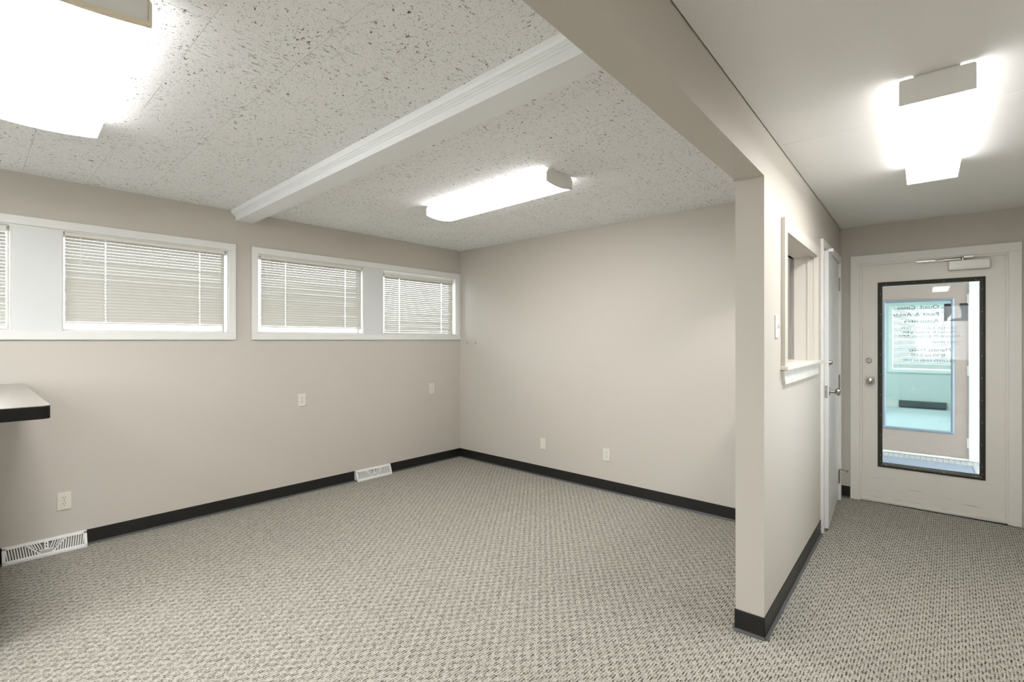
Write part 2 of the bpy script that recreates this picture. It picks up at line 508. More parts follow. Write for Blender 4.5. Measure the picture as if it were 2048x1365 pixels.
# white beam with crown moulding
bm_t = thing('trim_1', 'white painted ceiling beam with crown moulding', 'beam', (0.0, -2.455, 0), R(-1.25), kind='structure')
MB().box(0.0, 3.62, 0.0, 0.135, 2.36, CEIL+0.002).build('beam_body', M['beam'], bm_t, 0.003)
prof = [(0.0, CEIL), (-0.036, CEIL), (-0.036, CEIL-0.006), (-0.030, CEIL-0.014), (-0.026, CEIL-0.026), (-0.017, CEIL-0.031), (-0.017, CEIL-0.036), (-0.010, CEIL-0.038), (-0.007, CEIL-0.043), (0.0, CEIL-0.045)]
MB().prism(prof, 'x', 0.0, 3.62).build('crown_moulding', M['beam'], bm_t)

# black cove base
def cove(name, frame_obj_loc, rz, length, label):
    t = thing(name, label, 'baseboard', frame_obj_loc, rz, kind='structure')
    # local: runs along +x, wall face is y = 0, room at y < 0
    MB().prism([(0, 0), (0, 0.100), (-0.002, 0.100), (-0.0035, 0.097), (-0.0035, 0.013), (-0.005, 0.0095), (-0.005, 0)], 'x', 0, length).build('base_strip', M['base'], t)
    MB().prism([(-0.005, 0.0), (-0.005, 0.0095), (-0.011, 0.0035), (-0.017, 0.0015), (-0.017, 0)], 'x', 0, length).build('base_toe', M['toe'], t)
    return t
# window wall: wall face x = 0, room at +x ; local y<0 -> +x  => rotate +90
cove('baseboard_left', (0, YREAR, 0), R(90), -YREAR, 'black vinyl cove base along the window wall')
cove('baseboard_back', (0.0, 0, 0), 0, 3.53, 'black vinyl cove base along the back wall')
def hall_cove(name, g, s, rz, length, label):
    p = hall(g, s); return cove(name, p, HROT+rz, length, label)
hall_cove('baseboard_partition', 0.0, -0.0035, R(90), 1.6235, 'black vinyl cove base along the hall side of the partition')
hall_cove('baseboard_column', -TH-0.0035, 0.0, 0, TH+0.007, 'black vinyl cove base wrapping the free end of the partition')
hall_cove('baseboard_inner', -TH, 1.40, R(-90), 1.4035, 'black vinyl cove base on the room side of the partition')
hall_cove('baseboard_entry', 0.0, VS0, 0, 0.075, 'short black cove base between closet door and entry door')

# ================================================================== WINDOWS AND BLINDS
def window_group(name, y0, y1, units, panel, label, right_end=True):
    """units: list of (ya, yb) glazed openings; panel: (ya, yb)"""
    w = thing(name, label, 'window', (0, 0, 0), kind='structure')
    ZB0, ZB1, ZT0, ZT1 = 1.387, 1.440, 2.112, 2.166
    d = 0.016
    MB().box(0, d+0.004, y0, y1, ZB0, ZB1).build('sill_trim', M['trim'], w, 0.002)
    MB().box(0, d, y0, y1, ZT0, ZT1).build('head_trim', M['trim'], w, 0.002)
    MB().box(0, d, y1-0.055, y1, ZB1, ZT0).build('side_trim', M['trim'], w, 0.002)
    MB().box(0, d, y0, y0+0.050, ZB1, ZT0).build('side_trim', M['trim'], w, 0.002)
    MB().box(-0.010, 0.004, panel[0], panel[1], ZB1, ZT0).build('infill_panel', M['panel'], w, 0.001)
    MB().box(-0.158, 0.0, panel[0]+0.012, panel[1]-0.012, ZB1, ZT0).build('mullion', M['trim'], w)
    # reveals
    MB().box(-0.158, 0.001, y0+0.03, y1-0.03, ZB1-0.004, ZB1+0.010).build('stool', M['trimold'], w, 0.001)
    MB().box(-0.158, 0.001, y0+0.03, y1-0.03, ZT0-0.008, ZT0+0.005).build('head_reveal', M['trim'], w)
    for ya, yb in units:
        # sash frame and glass
        for bx in ((ya, yb, 1.448, 1.460), (ya, yb, 2.080, 2.104), (ya, ya+0.012, 1.460, 2.080), (yb-0.012, yb, 1.460, 2.080)):
            MB().box(-0.125, -0.090, bx[0], bx[1], bx[2], bx[3]).build('sash_rail', M['trim'], w, 0.002)
        MB().box(-0.112, -0.107, ya+0.012, yb-0.012, 1.460, 2.080).build('pane', M['glass'], w)
        # stop bead
        MB().box(-0.088, -0.001, ya-0.012, ya+0.004, 1.448, 2.104).build('stop_bead', M['trimold'], w, 0.001)
        MB().box(-0.088, -0.001, yb-0.004, yb+0.012, 1.448, 2.104).build('stop_bead', M['trimold'], w, 0.001)
    return w
window_group('window_1', -4.77, -2.455, [(-3.502, -2.512), (-4.700, -3.742)], (-3.735, -3.505), 'high white window group left of the ceiling beam')
window_group('window_2', -2.332, -0.002, [(-2.280, -1.285), (-1.058, -0.062)], (-1.283, -1.066), 'high white window group in the far corner')

# unseen windows added for soft fill daylight: rear wall and hall side
for k, (xa, xb, za, zb) in enumerate(RW):
    w = thing('window_%d' % (5+k), ('wide' if k == 0 else 'tall') + ' plain window added for fill light in the rear wall behind the camera', 'window', (0, YREAR, 0), kind='structure')
    MB().box(xa, xb, -0.07, -0.065, za, zb).build('pane', M['glass'], w)
    n = 3 if k == 0 else 2
    for i in range(n+1):
        x = xa + (xb-xa)*i/n
        MB().box(max(xa, x-0.025), min(xb, x+0.025), -0.10, -0.03, za, zb).build('mullion', M['trim'], w)
for k, HW in enumerate(HWS):
    w = thing('window_%d' % (7+k), 'hall window added for fill light to the right of the camera, ' + ('farther one' if k == 0 else 'nearer one'), 'window', kind='structure'); in_hall(w, 1.52, 0, 0)
    MB().box(0.06, 0.065, HW[0], HW[1], HW[2], HW[3]).build('pane', M['glass'], w)
    for i in range(3):
        y = HW[0] + (HW[1]-HW[0])*i/2
        MB().box(0.03, 0.10, max(HW[0], y-0.025), min(HW[1], y+0.025), HW[2], HW[3]).build('mullion', M['trim'], w)

slat_cache = {}
def slat_mesh(width, tilt, cords=()):
    key = (round(width, 3), tilt, cords)
    if key in slat_cache: return slat_cache[key]
    m = MB(); n = 4; W = 0.025
    pts = []
    for i in range(n+1):
        t = i/n - 0.5
        a = t*W; c = 0.0022*(1-(2*t)**2)          # crowned slat
        # inner (room side, +x) edge down
        ca, sa = math.cos(R(tilt)), math.sin(R(tilt))
        pts.append((a*ca + c*sa, -a*sa + c*ca))
    th = 0.0004
    for i in range(n):
        (x0, z0), (x1, z1) = pts[i], pts[i+1]
        cuts = [0.0]
        if 0 < i < n-1:                              # slots for the lift cords
            for c in cords: cuts += [width*c-0.0026, width*c+0.0026]
        cuts.append(width)
        for a, b in zip(cuts[0::2], cuts[1::2]):
            m.quad((x0, a, z0), (x1, a, z1), (x1, b, z1), (x0, b, z0))
    slat_cache[key] = me = m.mesh('slat', M['slat'], 0)
    for p in me.polygons: p.use_smooth = True
    return me
def blind(y0, y1, ztop, zbot, tilt, label, x=-0.026, headrail=0.028, sag=(), wand_len=0.33, cord_len=0.40, cords=(0.22, 0.82), group='mini blinds in the high windows'):
    w = y1-y0
    b = thing('venetian_blind', label, 'blind', (x, y0, zbot), 0, group)
    H = ztop-zbot
    MB().box(-0.014, 0.014, 0.0, w, H-headrail, H).build('headrail', M['rail'], b, 0.002)
    MB().box(-0.012, 0.012, 0.002, w-0.002, 0.0, 0.012).build('bottom_rail', M['rail'], b, 0.003)
    z = 0.024; pitch = 0.0213
    while z < H-headrail+0.004:
        dy0 = 0.0
        s = obj('slat', slat_mesh(w-0.006, tilt, tuple(cords)), b)
        zz = z/(H)
        s.location = (0, 0.003 + random.uniform(-0.0012, 0.0012), z + random.uniform(-0.0002, 0.0002))
        s.rotation_euler = (random.uniform(-0.0003, 0.0003), R(random.uniform(-0.35, 0.35)), 0)
        z += pitch
    for c in cords:
        m = MB()
        m.box(0.0125, 0.0137, w*c-0.0008, w*c+0.0008, 0.0, H-headrail)
        m.box(-0.0137, -0.0125, w*c-0.0008, w*c+0.0008, 0.0, H-headrail)
        m.build('ladder_cord', M['cord'], b)
    MB().cyl((0.020, w*0.085, H-headrail*0.6), (0.020, w*0.085, H-headrail-wand_len), 0.0032, n=8).build('tilt_wand', M['wand'], b)
    lc = MB().cyl((0.017, w*0.955, H-headrail), (0.017, w*0.955, H-headrail-cord_len), 0.0012, n=6).build('lift_cord', M['cord'], b)
    MB().lathe((0.017, w*0.955, H-headrail-cord_len+0.006), (0.017, w*0.955, H-headrail-cord_len-0.020), [(0, 0.002), (0.4, 0.006), (1, 0.005)], 8).build('cord_tassel', M['rail'], lc)
    return b
blind(-3.492, -2.530, 2.106, 1.496, 63.5, 'nearly closed cream mini blind directly left of the beam end', wand_len=0.20, cord_len=0.16)
blind(-2.252, -1.294, 2.106, 1.494, 63.0, 'nearly closed cream mini blind directly right of the beam end', wand_len=0.16, cord_len=0.20)
blind(-1.034, -0.100, 2.080, 1.452, 59, 'half open mini blind glowing brightest beside the corner', x=-0.022, headrail=0.040, wand_len=0.20, cord_len=0.26, cords=(0.2, 0.82))
blind(-4.690, -3.760, 2.096, 1.470, 59, 'half open mini blind cut off by the left edge', x=-0.022, headrail=0.036)

# ================================================================== ceiling lamps
def wrap_lamp(label, L, W, D, round_, frame=None, loc=(0, 0, 0), rz=0.0, rim=False):
    t = thing('ceiling_light', label, 'ceiling light', loc, rz, 'wraparound fluorescent ceiling lights')
    # local: length along x, hangs below z = 0
    h = W/2
    MB().box(0.004, L-0.004, -h*0.62, h*0.62, -0.030, 0.0).build('housing', M['lamppan'], t, 0.002)
    if round_:
        n = 10
        bot = [(-h + W*i/n, -D + 0.016*(2*i/n-1)**2) for i in range(n+1)]
        prof = [(-h*0.88, -0.006), (-h, -0.024)] + bot[0:] + [(h, -0.024), (h*0.88, -0.006)]
    else:
        prof = [(-h*0.96, -0.010), (-h, -0.016), (-h, -D), (h, -D), (h, -0.016), (h*0.96, -0.010)]
    dm = MB().prism(prof, 'x', 0.010, L-0.010)
    for i in range(len(prof)):
        j = (i+1) % len(prof)
        if min(prof[i][1], prof[j][1]) > -D+0.025 or abs(prof[i][0]-prof[j][0]) < 0.004: dm.m[i] = 1   # flanks, away from the tubes
    dm.build('diffuser', [M['diffuser' if round_ else 'diffuser_hall'], M['diffuser_side' if round_ else 'diffuser_hall_side']], t)
    cap = [(p*1.01, q*1.01 - 0.001 if q < -0.02 else q+0.004) for p, q in prof]
    for a in (0.0, L-0.010):
        MB().prism(cap, 'x', a, a+0.010).build('end_cap', M['lampcap'], t, 0.0015, seg=1)
    if rim:
        out = [(p*1.035, q*1.06-0.008 if q < -0.02 else q) for p, q in cap]
        m = MB(); k = len(cap)
        for a0, a1 in ((L-0.002, L+0.012),):
            for i in range(k-1):
                j = i+1
                for (A, B_, C_, D_) in (((a0, *cap[i]), (a1, *cap[i]), (a1, *cap[j]), (a0, *cap[j])),
                                       ((a0, *out[i]), (a0, *out[j]), (a1, *out[j]), (a1, *out[i])),
                                       ((a1, *cap[i]), (a1, *out[i]), (a1, *out[j]), (a1, *cap[j])),
                                       ((a0, *cap[i]), (a0, *cap[j]), (a0, *out[j]), (a0, *out[i]))):
                    m.quad(A, B_, C_, D_)
        m.build('diffuser_rim', M['ivoryrim'], t)
    return t
wrap_lamp('lit wraparound ceiling light beyond the white beam', 1.235, 0.255, 0.092, True, loc=(1.29, -1.385, CEIL), rz=R(-1.9))
wrap_lamp('lit wraparound ceiling light at the upper left, ivory rimmed end', 1.235, 0.400, 0.104, True, loc=(1.305, -3.708, CEIL), rz=R(-2.3), rim=True)
p = hall(0.575, -0.13, HCEIL)
L3 = wrap_lamp('lit box shaped ceiling light in the entry hall', 1.24, 0.212, 0.098, False, loc=p, rz=HROT+R(90))
L3.location = hall(0.600, -0.125, HCEIL)
# unseen lamps of the same kind behind the camera, added as fill light
wrap_lamp('added fill ceiling light over the unseen room area behind the counter', 1.235, 0.255, 0.088, True, loc=(1.32, -5.5, CEIL))
L4 = wrap_lamp('added fill ceiling light in the unseen hall behind the camera', 1.24, 0.212, 0.098, False, loc=(0, 0, 0), rz=HROT+R(90))
L4.location = hall(0.80, -4.0, HCEIL)

# ================================================================== outlets, switch
def duplex(label, loc, rz, blank=False, group=None):
    """local: plate in the x-z plane, facing -y"""
    t = thing('wall_plate' if blank else 'wall_outlet', label, 'wall plate' if blank else 'outlet', loc, rz, group)
    MB().box(-0.035, 0.035, -0.006, 0.0, -0.057, 0.057).build('cover_plate', M['plate'], t, 0.003)
    if blank:
        for z in (-0.03, 0.03):
            MB().cyl((0, -0.0058, z), (0, -0.0075, z), 0.0032, n=10).build('screw', M['plate'], t)
    else:
        for z in (-0.0195, 0.0195):
            pr = [(0.0165*math.cos(a), z + max(-0.0135, min(0.0135, 0.0175*math.sin(a)))) for a in [2*math.pi*i/20 for i in range(20)]]
            rc = MB().prism(pr, 'y', -0.0085, -0.0055).build('receptacle', M['plate'], t)
            for dx, hh in ((-0.0062, 0.0085), (0.0062, 0.0070)):
                MB().box(dx-0.0013, dx+0.0013, -0.0089, -0.0084, z+0.003-hh/2+0.002, z+0.003+hh/2+0.002).build('slot', M['slot'], rc)
            MB().cyl((0, -0.0084, z-0.0075), (0, -0.0089, z-0.0075), 0.0026, n=10).build('slot', M['slot'], rc)
        MB().cyl((0, -0.0058, 0), (0, -0.0072, 0), 0.003, n=10).build('screw', M['metal'], t)
    return t
Gp = 'ivory wall outlets'
duplex('low ivory outlet on the window wall, above the left floor register', (0, -3.495, 0.322), R(90), group=Gp)
duplex('ivory outlet at mid height on the window wall, left one of the two', (0, -1.906, 0.845), R(90), group=Gp)
duplex('ivory outlet at mid height beside the room corner', (0, -0.428, 0.842), R(90), group=Gp)
duplex('low ivory outlet on the back wall', (2.000, 0, 0.333), 0, group=Gp)
duplex('blank ivory plate low on the back wall', (1.260, 0, 0.330), 0, blank=True)
sw = thing('light_switch', 'white toggle light switch beside the pass-through opening', 'switch')
in_hall(sw, 0.0, 0.245, 1.452, R(90))
MB().box(-0.035, 0.035, -0.006, 0.0, -0.057, 0.057).build('cover_plate', M['trim'], sw, 0.003)
MB().prism([(-0.006, -0.012), (-0.006, 0.012), (-0.020, 0.010), (-0.019, 0.003)], 'x', -0.005, 0.005).build('toggle', M['trim'], sw)
for z in (-0.03, 0.03):
    MB().cyl((0, -0.0058, z), (0, -0.0072, z), 0.003, n=10).build('screw', M['trim'], sw)

# ================================================================== floor registers
def register(label, y0, L):
    t = thing('floor_register', label, 'register', (0.004, y0, 0.0), 0, 'white baseboard registers')
    Hh = 0.103
    # side profile (x depth, z)
    top, botm = 0.016, 0.052
    MB().prism([(0, 0), (botm, 0), (botm, 0.016), (top+0.004, Hh-0.006), (top+0.004, Hh), (0, Hh)], 'y', 0.0, 0.004).build('end_plate', M['vent'], t)
    MB().prism([(0, 0), (botm, 0), (botm, 0.016), (top+0.004, Hh-0.006), (top+0.004, Hh), (0, Hh)], 'y', L-0.004, L).build('end_plate', M['vent'], t)
    # sloping front plane, coordinates (a along, b up the slope 0..1)
    p0 = Vector((botm, 0, 0.016)); p1 = Vector((top+0.004, 0, Hh-0.006))
    up = p1-p0; nrm = Vector((up.z, 0, -up.x)).normalized()
    def pt(a, b, o=0.0): q = p0 + up*b + nrm*o; return (q.x, a, q.z)
    def strip(m, a0, b0, a1, b1, w, o0, o1):
        d = Vector((a1-a0, (b1-b0)*up.length)); n = Vector((-d.y, d.x)).normalized()*(w/2)
        q = [(a0+n.x, b0+n.y/up.length), (a1+n.x, b1+n.y/up.length), (a1-n.x, b1-n.y/up.length), (a0-n.x, b0-n.y/up.length)]
        v = [pt(a, b, o0) for a, b in q] + [pt(a, b, o1) for a, b in q]
        k = len(m.v); m.v += v
        for f in ((0,1,2,3),(7,6,5,4),(0,4,5,1),(1,5,6,2),(2,6,7,3),(3,7,4,0)):
            m.f.append(tuple(k+i for i in f)); m.m.append(0)
    MB().prism([(0.001, 0.002), (botm-0.012, 0.004), (botm-0.012, 0.016), (top-0.010, Hh-0.004), (0.001, Hh-0.004)], 'y', 0.004, L-0.004).build('interior', M['ventdark'], t)
    m = MB(); m.box(0, botm, 0, L, 0.0, 0.016); m.build('bottom_rail', M['vent'], t, 0.002)
    m = MB(); m.box(0, top+0.004, 0, L, Hh-0.008, Hh); m.build('top_rail', M['vent'], t, 0.002)
    def piece(name, *a):
        m = MB(); strip(m, *a); return m.build(name, M['vent'], t)
    piece('frame_bar', 0.008, 0, 0.008, 1, 0.016, -0.004, 0.001)
    piece('frame_bar', L-0.008, 0, L-0.008, 1, 0.016, -0.004, 0.001)
    piece('frame_bar', 0, 0.04, L, 0.04, 0.012, -0.004, 0.001)
    piece('frame_bar', 0, 0.96, L, 0.96, 0.014, -0.004, 0.001)
    c = L/2
    piece('divider', c-0.028, 0.10, c-0.098, 0.94, 0.007, -0.004, 0.001)
    piece('divider', c+0.028, 0.10, c+0.098, 0.94, 0.007, -0.004, 0.001)
    piece('divider', c-0.036, 0.36, c+0.036, 0.36, 0.006, -0.004, 0.001)
    lv = piece('lever_plate', c, 0.34, c, 0.95, 0.020, -0.004, 0.0015)
    m = MB(); strip(m, c, 0.48, c, 0.84, 0.005, 0.0015, 0.0022); m.build('lever_slot', M['slot'], lv)
    m = MB(); strip(m, c, 0.60, c, 0.68, 0.004, 0.0022, 0.007); m.build('lever_knob', M['vent'], lv)
    # louvre blades
    n = 12
    for sd in (-1, 1):
        for i in range(n):
            a = c + sd*(0.040 + i*0.0122)
            if abs(a-c) > L/2-0.018: continue
            # outer fan: blades lean outwards
            blim = min(0.93, max(0.22, (abs(a-c)-0.024)/0.070*0.84+0.06))
            lean = 0.010*sd
            piece('louvre_blade', a, 0.09, a+lean*blim, blim, 0.0048, -0.006, -0.0005)
        for i in range(5):
            a = c + sd*(0.018 + i*0.0125)
            b0 = max(0.42, (abs(a-c)-0.024)/0.070*0.84+0.16)
            if b0 < 0.9: piece('louvre_blade', a, b0, a+sd*0.016, min(0.93, b0+0.5), 0.0045, -0.006, -0.0005)
    for b in (0.15, 0.22, 0.29):
        piece('louvre_blade', c-0.032, b, c+0.032, b, 0.0028, -0.006, -0.0005)
    return t
register('white baseboard register at the left edge of the floor', -3.782, 0.398)
register('white baseboard register near the room corner', -1.385, 0.398)

# ================================================================== counter
ct = thing('reception_counter', 'dark laminate counter top with black edge projecting at the left edge', 'counter', (0, -3.69, 0))
ZT = 1.113; TK = 0.055; LX = 1.57
def rounded_end(x0, x1, y0, y1, r, n=8):
    pts = [(x0, y0)]
    for cx, cy, a0 in ((x1-r, y0+r, -90), (x1-r, y1-r, 0)):
        for i in range(n+1):
            a = R(a0+90*i/n); pts.append((cx+r*math.cos(a), cy+r*math.sin(a)))
    pts.append((x0, y1)); return pts
MB().prism(rounded_end(0.018, LX, -0.46, 0.0, 0.035), 'z', ZT-0.003, ZT).build('counter_top', M['counter'], ct)
MB().prism(rounded_end(0.018, LX, -0.46, 0.0, 0.035), 'z', ZT-TK, ZT-0.003).build('edge_band', M['black'], ct)
MB().box(0.018, 1.18, -0.32, -0.175, 0.0, ZT-TK).build('support_wall', M['wall'], ct)
MB().prism([(-0.175, 0), (-0.175, 0.1), (-0.171, 0.1), (-0.170, 0.012), (-0.158, 0.0)], 'x', 0.02, 1.185).build('support_base', M['base'], ct)

# ================================================================== pass-through opening trim
pt_ = thing('trim_2', 'painted trim, sill and apron of the pass-through opening', 'trim', kind='structure')
in_hall(pt_)
s0, s1, z0, z1 = PT
ST = 0.062; PR = 0.020
wm = M['wall']
MB().box(0, PR, s0-ST, s0, z0, 2.020).build('side_casing', wm, pt_, 0.0015)
MB().box(0, PR, s1, s1+ST, z0, z1).build('side_casing', wm, pt_, 0.0015)
MB().box(0, PR*0.9, s0, s1+ST, z1, z1+0.058).build('head_casing', wm, pt_, 0.0015)
MB().box(-TH-0.03, PR-0.002, s0, s1, z1-0.012, z1).build('head_jamb', wm, pt_, 0.001)
MB().box(-TH-0.03, PR-0.002, s1-0.012, s1, z0, z1-0.012).build('side_jamb', wm, pt_, 0.001)
MB().box(-TH-0.001, PR-0.002, s0, s0+0.012, z0, z1-0.012).build('side_jamb', wm, pt_, 0.001)
MB().box(-TH-0.02, -TH, s0-0.06, s0+0.004, z0-0.06, z1+0.06).build('inner_casing', wm, pt_, 0.001)
MB().box(-TH-0.03, -TH, s1-0.012, s1+0.05, z0-0.06, z1+0.06).build('inner_casing', wm, pt_, 0.001)
MB().box(-TH-0.02, -TH, s0+0.004, s1-0.012, z1-0.012, z1+0.05).build('inner_casing', wm, pt_, 0.001)
MB().box(-0.045, -0.033, s1-0.020, s1-0.012, z0, z1-0.012).build('stop_bead', wm, pt_)
MB().box(-0.010, -0.004, s1-0.015, s1-0.012, z0, z1-0.012).build('stop_bead', wm, pt_)
MB().box(-0.012, 0.006, s0, s1, z1-0.016, z1-0.012).build('head_stop', wm, pt_)
M['sillpaint'] = simple('cream_sill_paint', (0.74, 0.71, 0.65, 1), 0.4, var=0.06, vscale=12)
MB().box(-TH-0.03, 0.036, s0-0.075, s1+ST+0.05, z0-0.016, z0+0.004).build('sill', M['sillpaint'], pt_, 0.003)
ap = MB(); 
ap.v += [(0, s0-0.068, z0-0.020), (0, s1+0.045, z0-0.020), (0, s1+0.030, z0-0.092), (0, s0-0.030, z0-0.092),
         (0.016, s0-0.066, z0-0.020), (0.016, s1+0.045, z0-0.020), (0.016, s1+0.030, z0-0.092), (0.016, s0-0.030, z0-0.092)]
for q in ((0,3,2,1),(4,5,6,7),(0,1,5,4),(1,2,6,5),(2,3,7,6),(3,0,4,7)): ap.f.append(q); ap.m.append(0)
ap.build('apron', M['trimold'], pt_, 0.001)

# ================================================================== doors
def casing(parent, w0, w1, top, cw, d, mat, flip=False):
    """casing in the x-z plane facing -y from w0 to w1 (opening), local"""
    MB().box(w0-cw, w0, -d, 0, 0, top).build('casing_leg', mat, parent, 0.002)
    MB().box(w1, w1+cw, -d, 0, 0, top).build('casing_leg', mat, parent, 0.002)
    MB().box(w0-cw, w1+cw, -d, 0, top, top+cw).build('casing_head', mat, parent, 0.002)
def hinge(parent, x, y, z, mat, h=0.10, leaf=0.03):
    t = MB()
    t.cyl((x, y, z-h/2), (x, y, z+h/2), 0.0065, n=10)
    t.cyl((x, y, z+h/2), (x, y, z+h/2+0.006), 0.0045, n=8)
    t.cyl((x, y, z-h/2-0.006), (x, y, z-h/2), 0.0045, n=8)
    t.box(x-leaf, x+leaf*0.3, y+0.003, y+0.006, z-h/2, z+h/2)
    return t.build('hinge', mat, parent, smooth=False)

# ---- entry door (door_1): local x = across (g), facing -y towards the hall, origin at the entry wall face
d1 = thing('door_1', 'cream entry door with a tall dark framed glass lite', 'door', kind='structure')
in_hall(d1, 0, VS0, 0)
casing(d1, EG0-0.006, EG1+0.006, 2.045, 0.068, 0.018, M['doorwhite'])
MB().box(EG0-0.013, EG0-0.002, -0.012, 0.10, 0, 2.046).build('jamb', M['doorwhite'], d1, 0.001)
MB().box(EG1+0.002, EG1+0.013, -0.012, 0.10, 0, 2.046).build('jamb', M['doorwhite'], d1, 0.001)
MB().box(EG0-0.013, EG1+0.013, -0.012, 0.10, 2.036, 2.047).build('jamb', M['doorwhite'], d1, 0.001)
MB().box(EG0-0.002, EG0+0.010, -0.010, 0.004, 0.01, 2.036).build('door_stop', M['doorwhite'], d1, 0.002)
MB().box(EG1-0.010, EG1+0.002, -0.010, 0.004, 0.01, 2.036).build('door_stop', M['doorwhite'], d1, 0.002)
MB().box(EG0-0.002, EG1+0.002, -0.010, 0.004, 2.024, 2.036).build('door_stop', M['doorwhite'], d1, 0.002)
LG0, LG1, LZ0, LZ1 = 0.267, 0.930, 0.308, 1.874
F = 0.030
sl = holed((EG0, EG1), (0.018, 2.030), [(LG0+0.012, LG1-0.012, LZ0+0.012, LZ1-0.012)], 0.006, 0.050, 'x')
obj('slab', weld(sl.mesh('slab', M['entrydoor'])), d1)
lf = bpy.data.objects.new('lite_frame', None); COL.objects.link(lf); lf.parent = d1
def bev_bar(parent, name, q, y0, y1, mat):
    """mitred frame bar: q = 4 corners (x,z) outer0, outer1, inner1, inner0; raised ridge"""
    m = MB()
    mid0 = ((q[0][0]+q[3][0])/2, (q[0][1]+q[3][1])/2); mid1 = ((q[1][0]+q[2][0])/2, (q[1][1]+q[2][1])/2)
    A = [(q[0][0], y1, q[0][1]), (q[1][0], y1, q[1][1]), (q[1][0], y0+0.004, q[1][1]), (q[0][0], y0+0.004, q[0][1])]
    r0, r1 = (mid0[0], y0, mid0[1]), (mid1[0], y0, mid1[1])
    i0, i1 = (q[3][0], y0+0.006, q[3][1]), (q[2][0], y0+0.006, q[2][1])
    k0, k1 = (q[3][0], y1, q[3][1]), (q[2][0], y1, q[2][1])
    m.quad(A[0], A[1], A[2], A[3]); m.quad(A[3], A[2], r1, r0); m.quad(r0, r1, i1, i0); m.quad(i0, i1, k1, k0); m.quad(k0, k1, A[1], A[0])
    return m.build(name, mat, parent)
def lite_frame(parent, a0, a1, b0, b1, f, y0, y1, mat):
    o = [(a0, b0), (a1, b0), (a1, b1), (a0, b1)]; i = [(a0+f, b0+f), (a1-f, b0+f), (a1-f, b1-f), (a0+f, b1-f)]
    for k in range(4):
        j = (k+1) % 4
        bev_bar(parent, 'frame_bar', (o[k], o[j], i[j], i[k]), y0, y1, mat)
lite_frame(lf, LG0, LG1, LZ0, LZ1, F, -0.006, 0.012, M['bronze'])
lite_frame(lf, LG0, LG1, LZ0, LZ1, F, 0.062, 0.044, M['bronze'])
scr = MB().lathe((0, 0, 0), (0, -0.0022, 0), [(0, 0.0034), (0.6, 0.0028), (1, 0.0012)], 8).mesh('screw', M['closer'])
hz_ = F*0.62
for k in range(5):
    for x in (LG0+hz_, LG1-hz_):
        o = obj('screw', scr, lf); o.location = (x, -0.003, LZ0 + 0.10 + k*(LZ1-LZ0-0.20)/4)
        o2 = obj('screw', scr, lf); o2.location = (x, -0.003, LZ0 + 0.10 + (k+0.5)*(LZ1-LZ0-0.20)/4) if k < 4 else (x, -0.003, LZ0+0.045)
for k in range(4):
    for z in (LZ0+hz_, LZ1-hz_):
        o = obj('screw', scr, lf); o.location = (LG0 + 0.055 + k*(LG1-LG0-0.11)/3, -0.003, z)
gp = MB().box(LG0+0.02, LG1-0.02, 0.026, 0.031, LZ0+0.02, LZ1-0.02).build('glass_pane', M['doorglass'], d1)

def lettering(text, gl, gr, z, h, parent):
    """vinyl line on the outer face of the pane: reads from outside, so it starts at the larger x"""
    cu = bpy.data.curves.new('lettering', 'FONT'); cu.body = text; cu.size = 1.0; cu.extrude = 0.0; cu.resolution_u = 3
    ob = bpy.data.objects.new('lettering_tmp', cu); COL.objects.link(ob)
    dg = bpy.context.evaluated_depsgraph_get()
    me = bpy.data.meshes.new_from_object(ob.evaluated_get(dg))
    bpy.data.objects.remove(ob); bpy.data.curves.remove(cu)
    xs = [v.co.x for v in me.vertices]; ys = [v.co.y for v in me.vertices]
    sx = (gr-gl)/(max(xs)-min(xs)); sy = h/0.72
    x0 = min(xs)
    for v in me.vertices:
        x, y = v.co.x, v.co.y
        v.co = (gr - (x-x0)*sx, 0.0322, z + y*sy)
    me.materials.clear(); me.materials.append(M['vinyl'])
    return obj('lettering', me, parent)
O = 0.074   # offset between the casing foot used for measuring and the partition face
lettering('Quad  Cities', 0.324+O, 0.587+O, 1.640, 0.030, gp)
lettering('Foot & Ankle', 0.289+O, 0.587+O, 1.580, 0.030, gp)
lettering('Associates', 0.369+O, 0.587+O, 1.526, 0.030, gp)
lettering('David W. Schroeder, DPM', 0.353+O, 0.690+O, 1.474, 0.019, gp)
lettering('Matthew R. Wilber, DPM', 0.362+O, 0.690+O, 1.441, 0.019, gp)
lettering('Elizabeth M. Jacobsen, DPM', 0.337+O, 0.709+O, 1.407, 0.019, gp)
ul = lettering('Office Hours', 0.545+O, 0.709+O, 1.357, 0.022, gp)
MB().box(0.545+O, 0.715+O, 0.0317, 0.0323, 1.345, 1.3475).build('lettering_rule', M['vinyl'], gp)
lettering('Monday-Friday', 0.395+O, 0.657+O, 1.294, 0.026, gp)
lettering('8:30 to 5:00', 0.416+O, 0.626+O, 1.251, 0.024, gp)
lettering('CLOSED 12:00 to 1:00', 0.363+O, 0.683+O, 1.210, 0.019, gp)
def lg(px, py):   # logo outline measured on the pane
    return (0.618 + (px-918)/297.0*0.140 + O, 1.675 - (py-425)/215.0*0.140)
for poly in ([(918,425),(1005,425),(1014,470),(1020,530),(1000,570),(962,606),(966,634),(918,640)],
             [(1115,425),(1215,425),(1215,640),(990,640),(1000,622),(1060,607),(1128,602),(1137,570),(1133,510),(1110,455)]):
    MB().prism([lg(*q) for q in poly], 'y', 0.0317, 0.0323).build('logo_panel', M['vinyl'], gp)
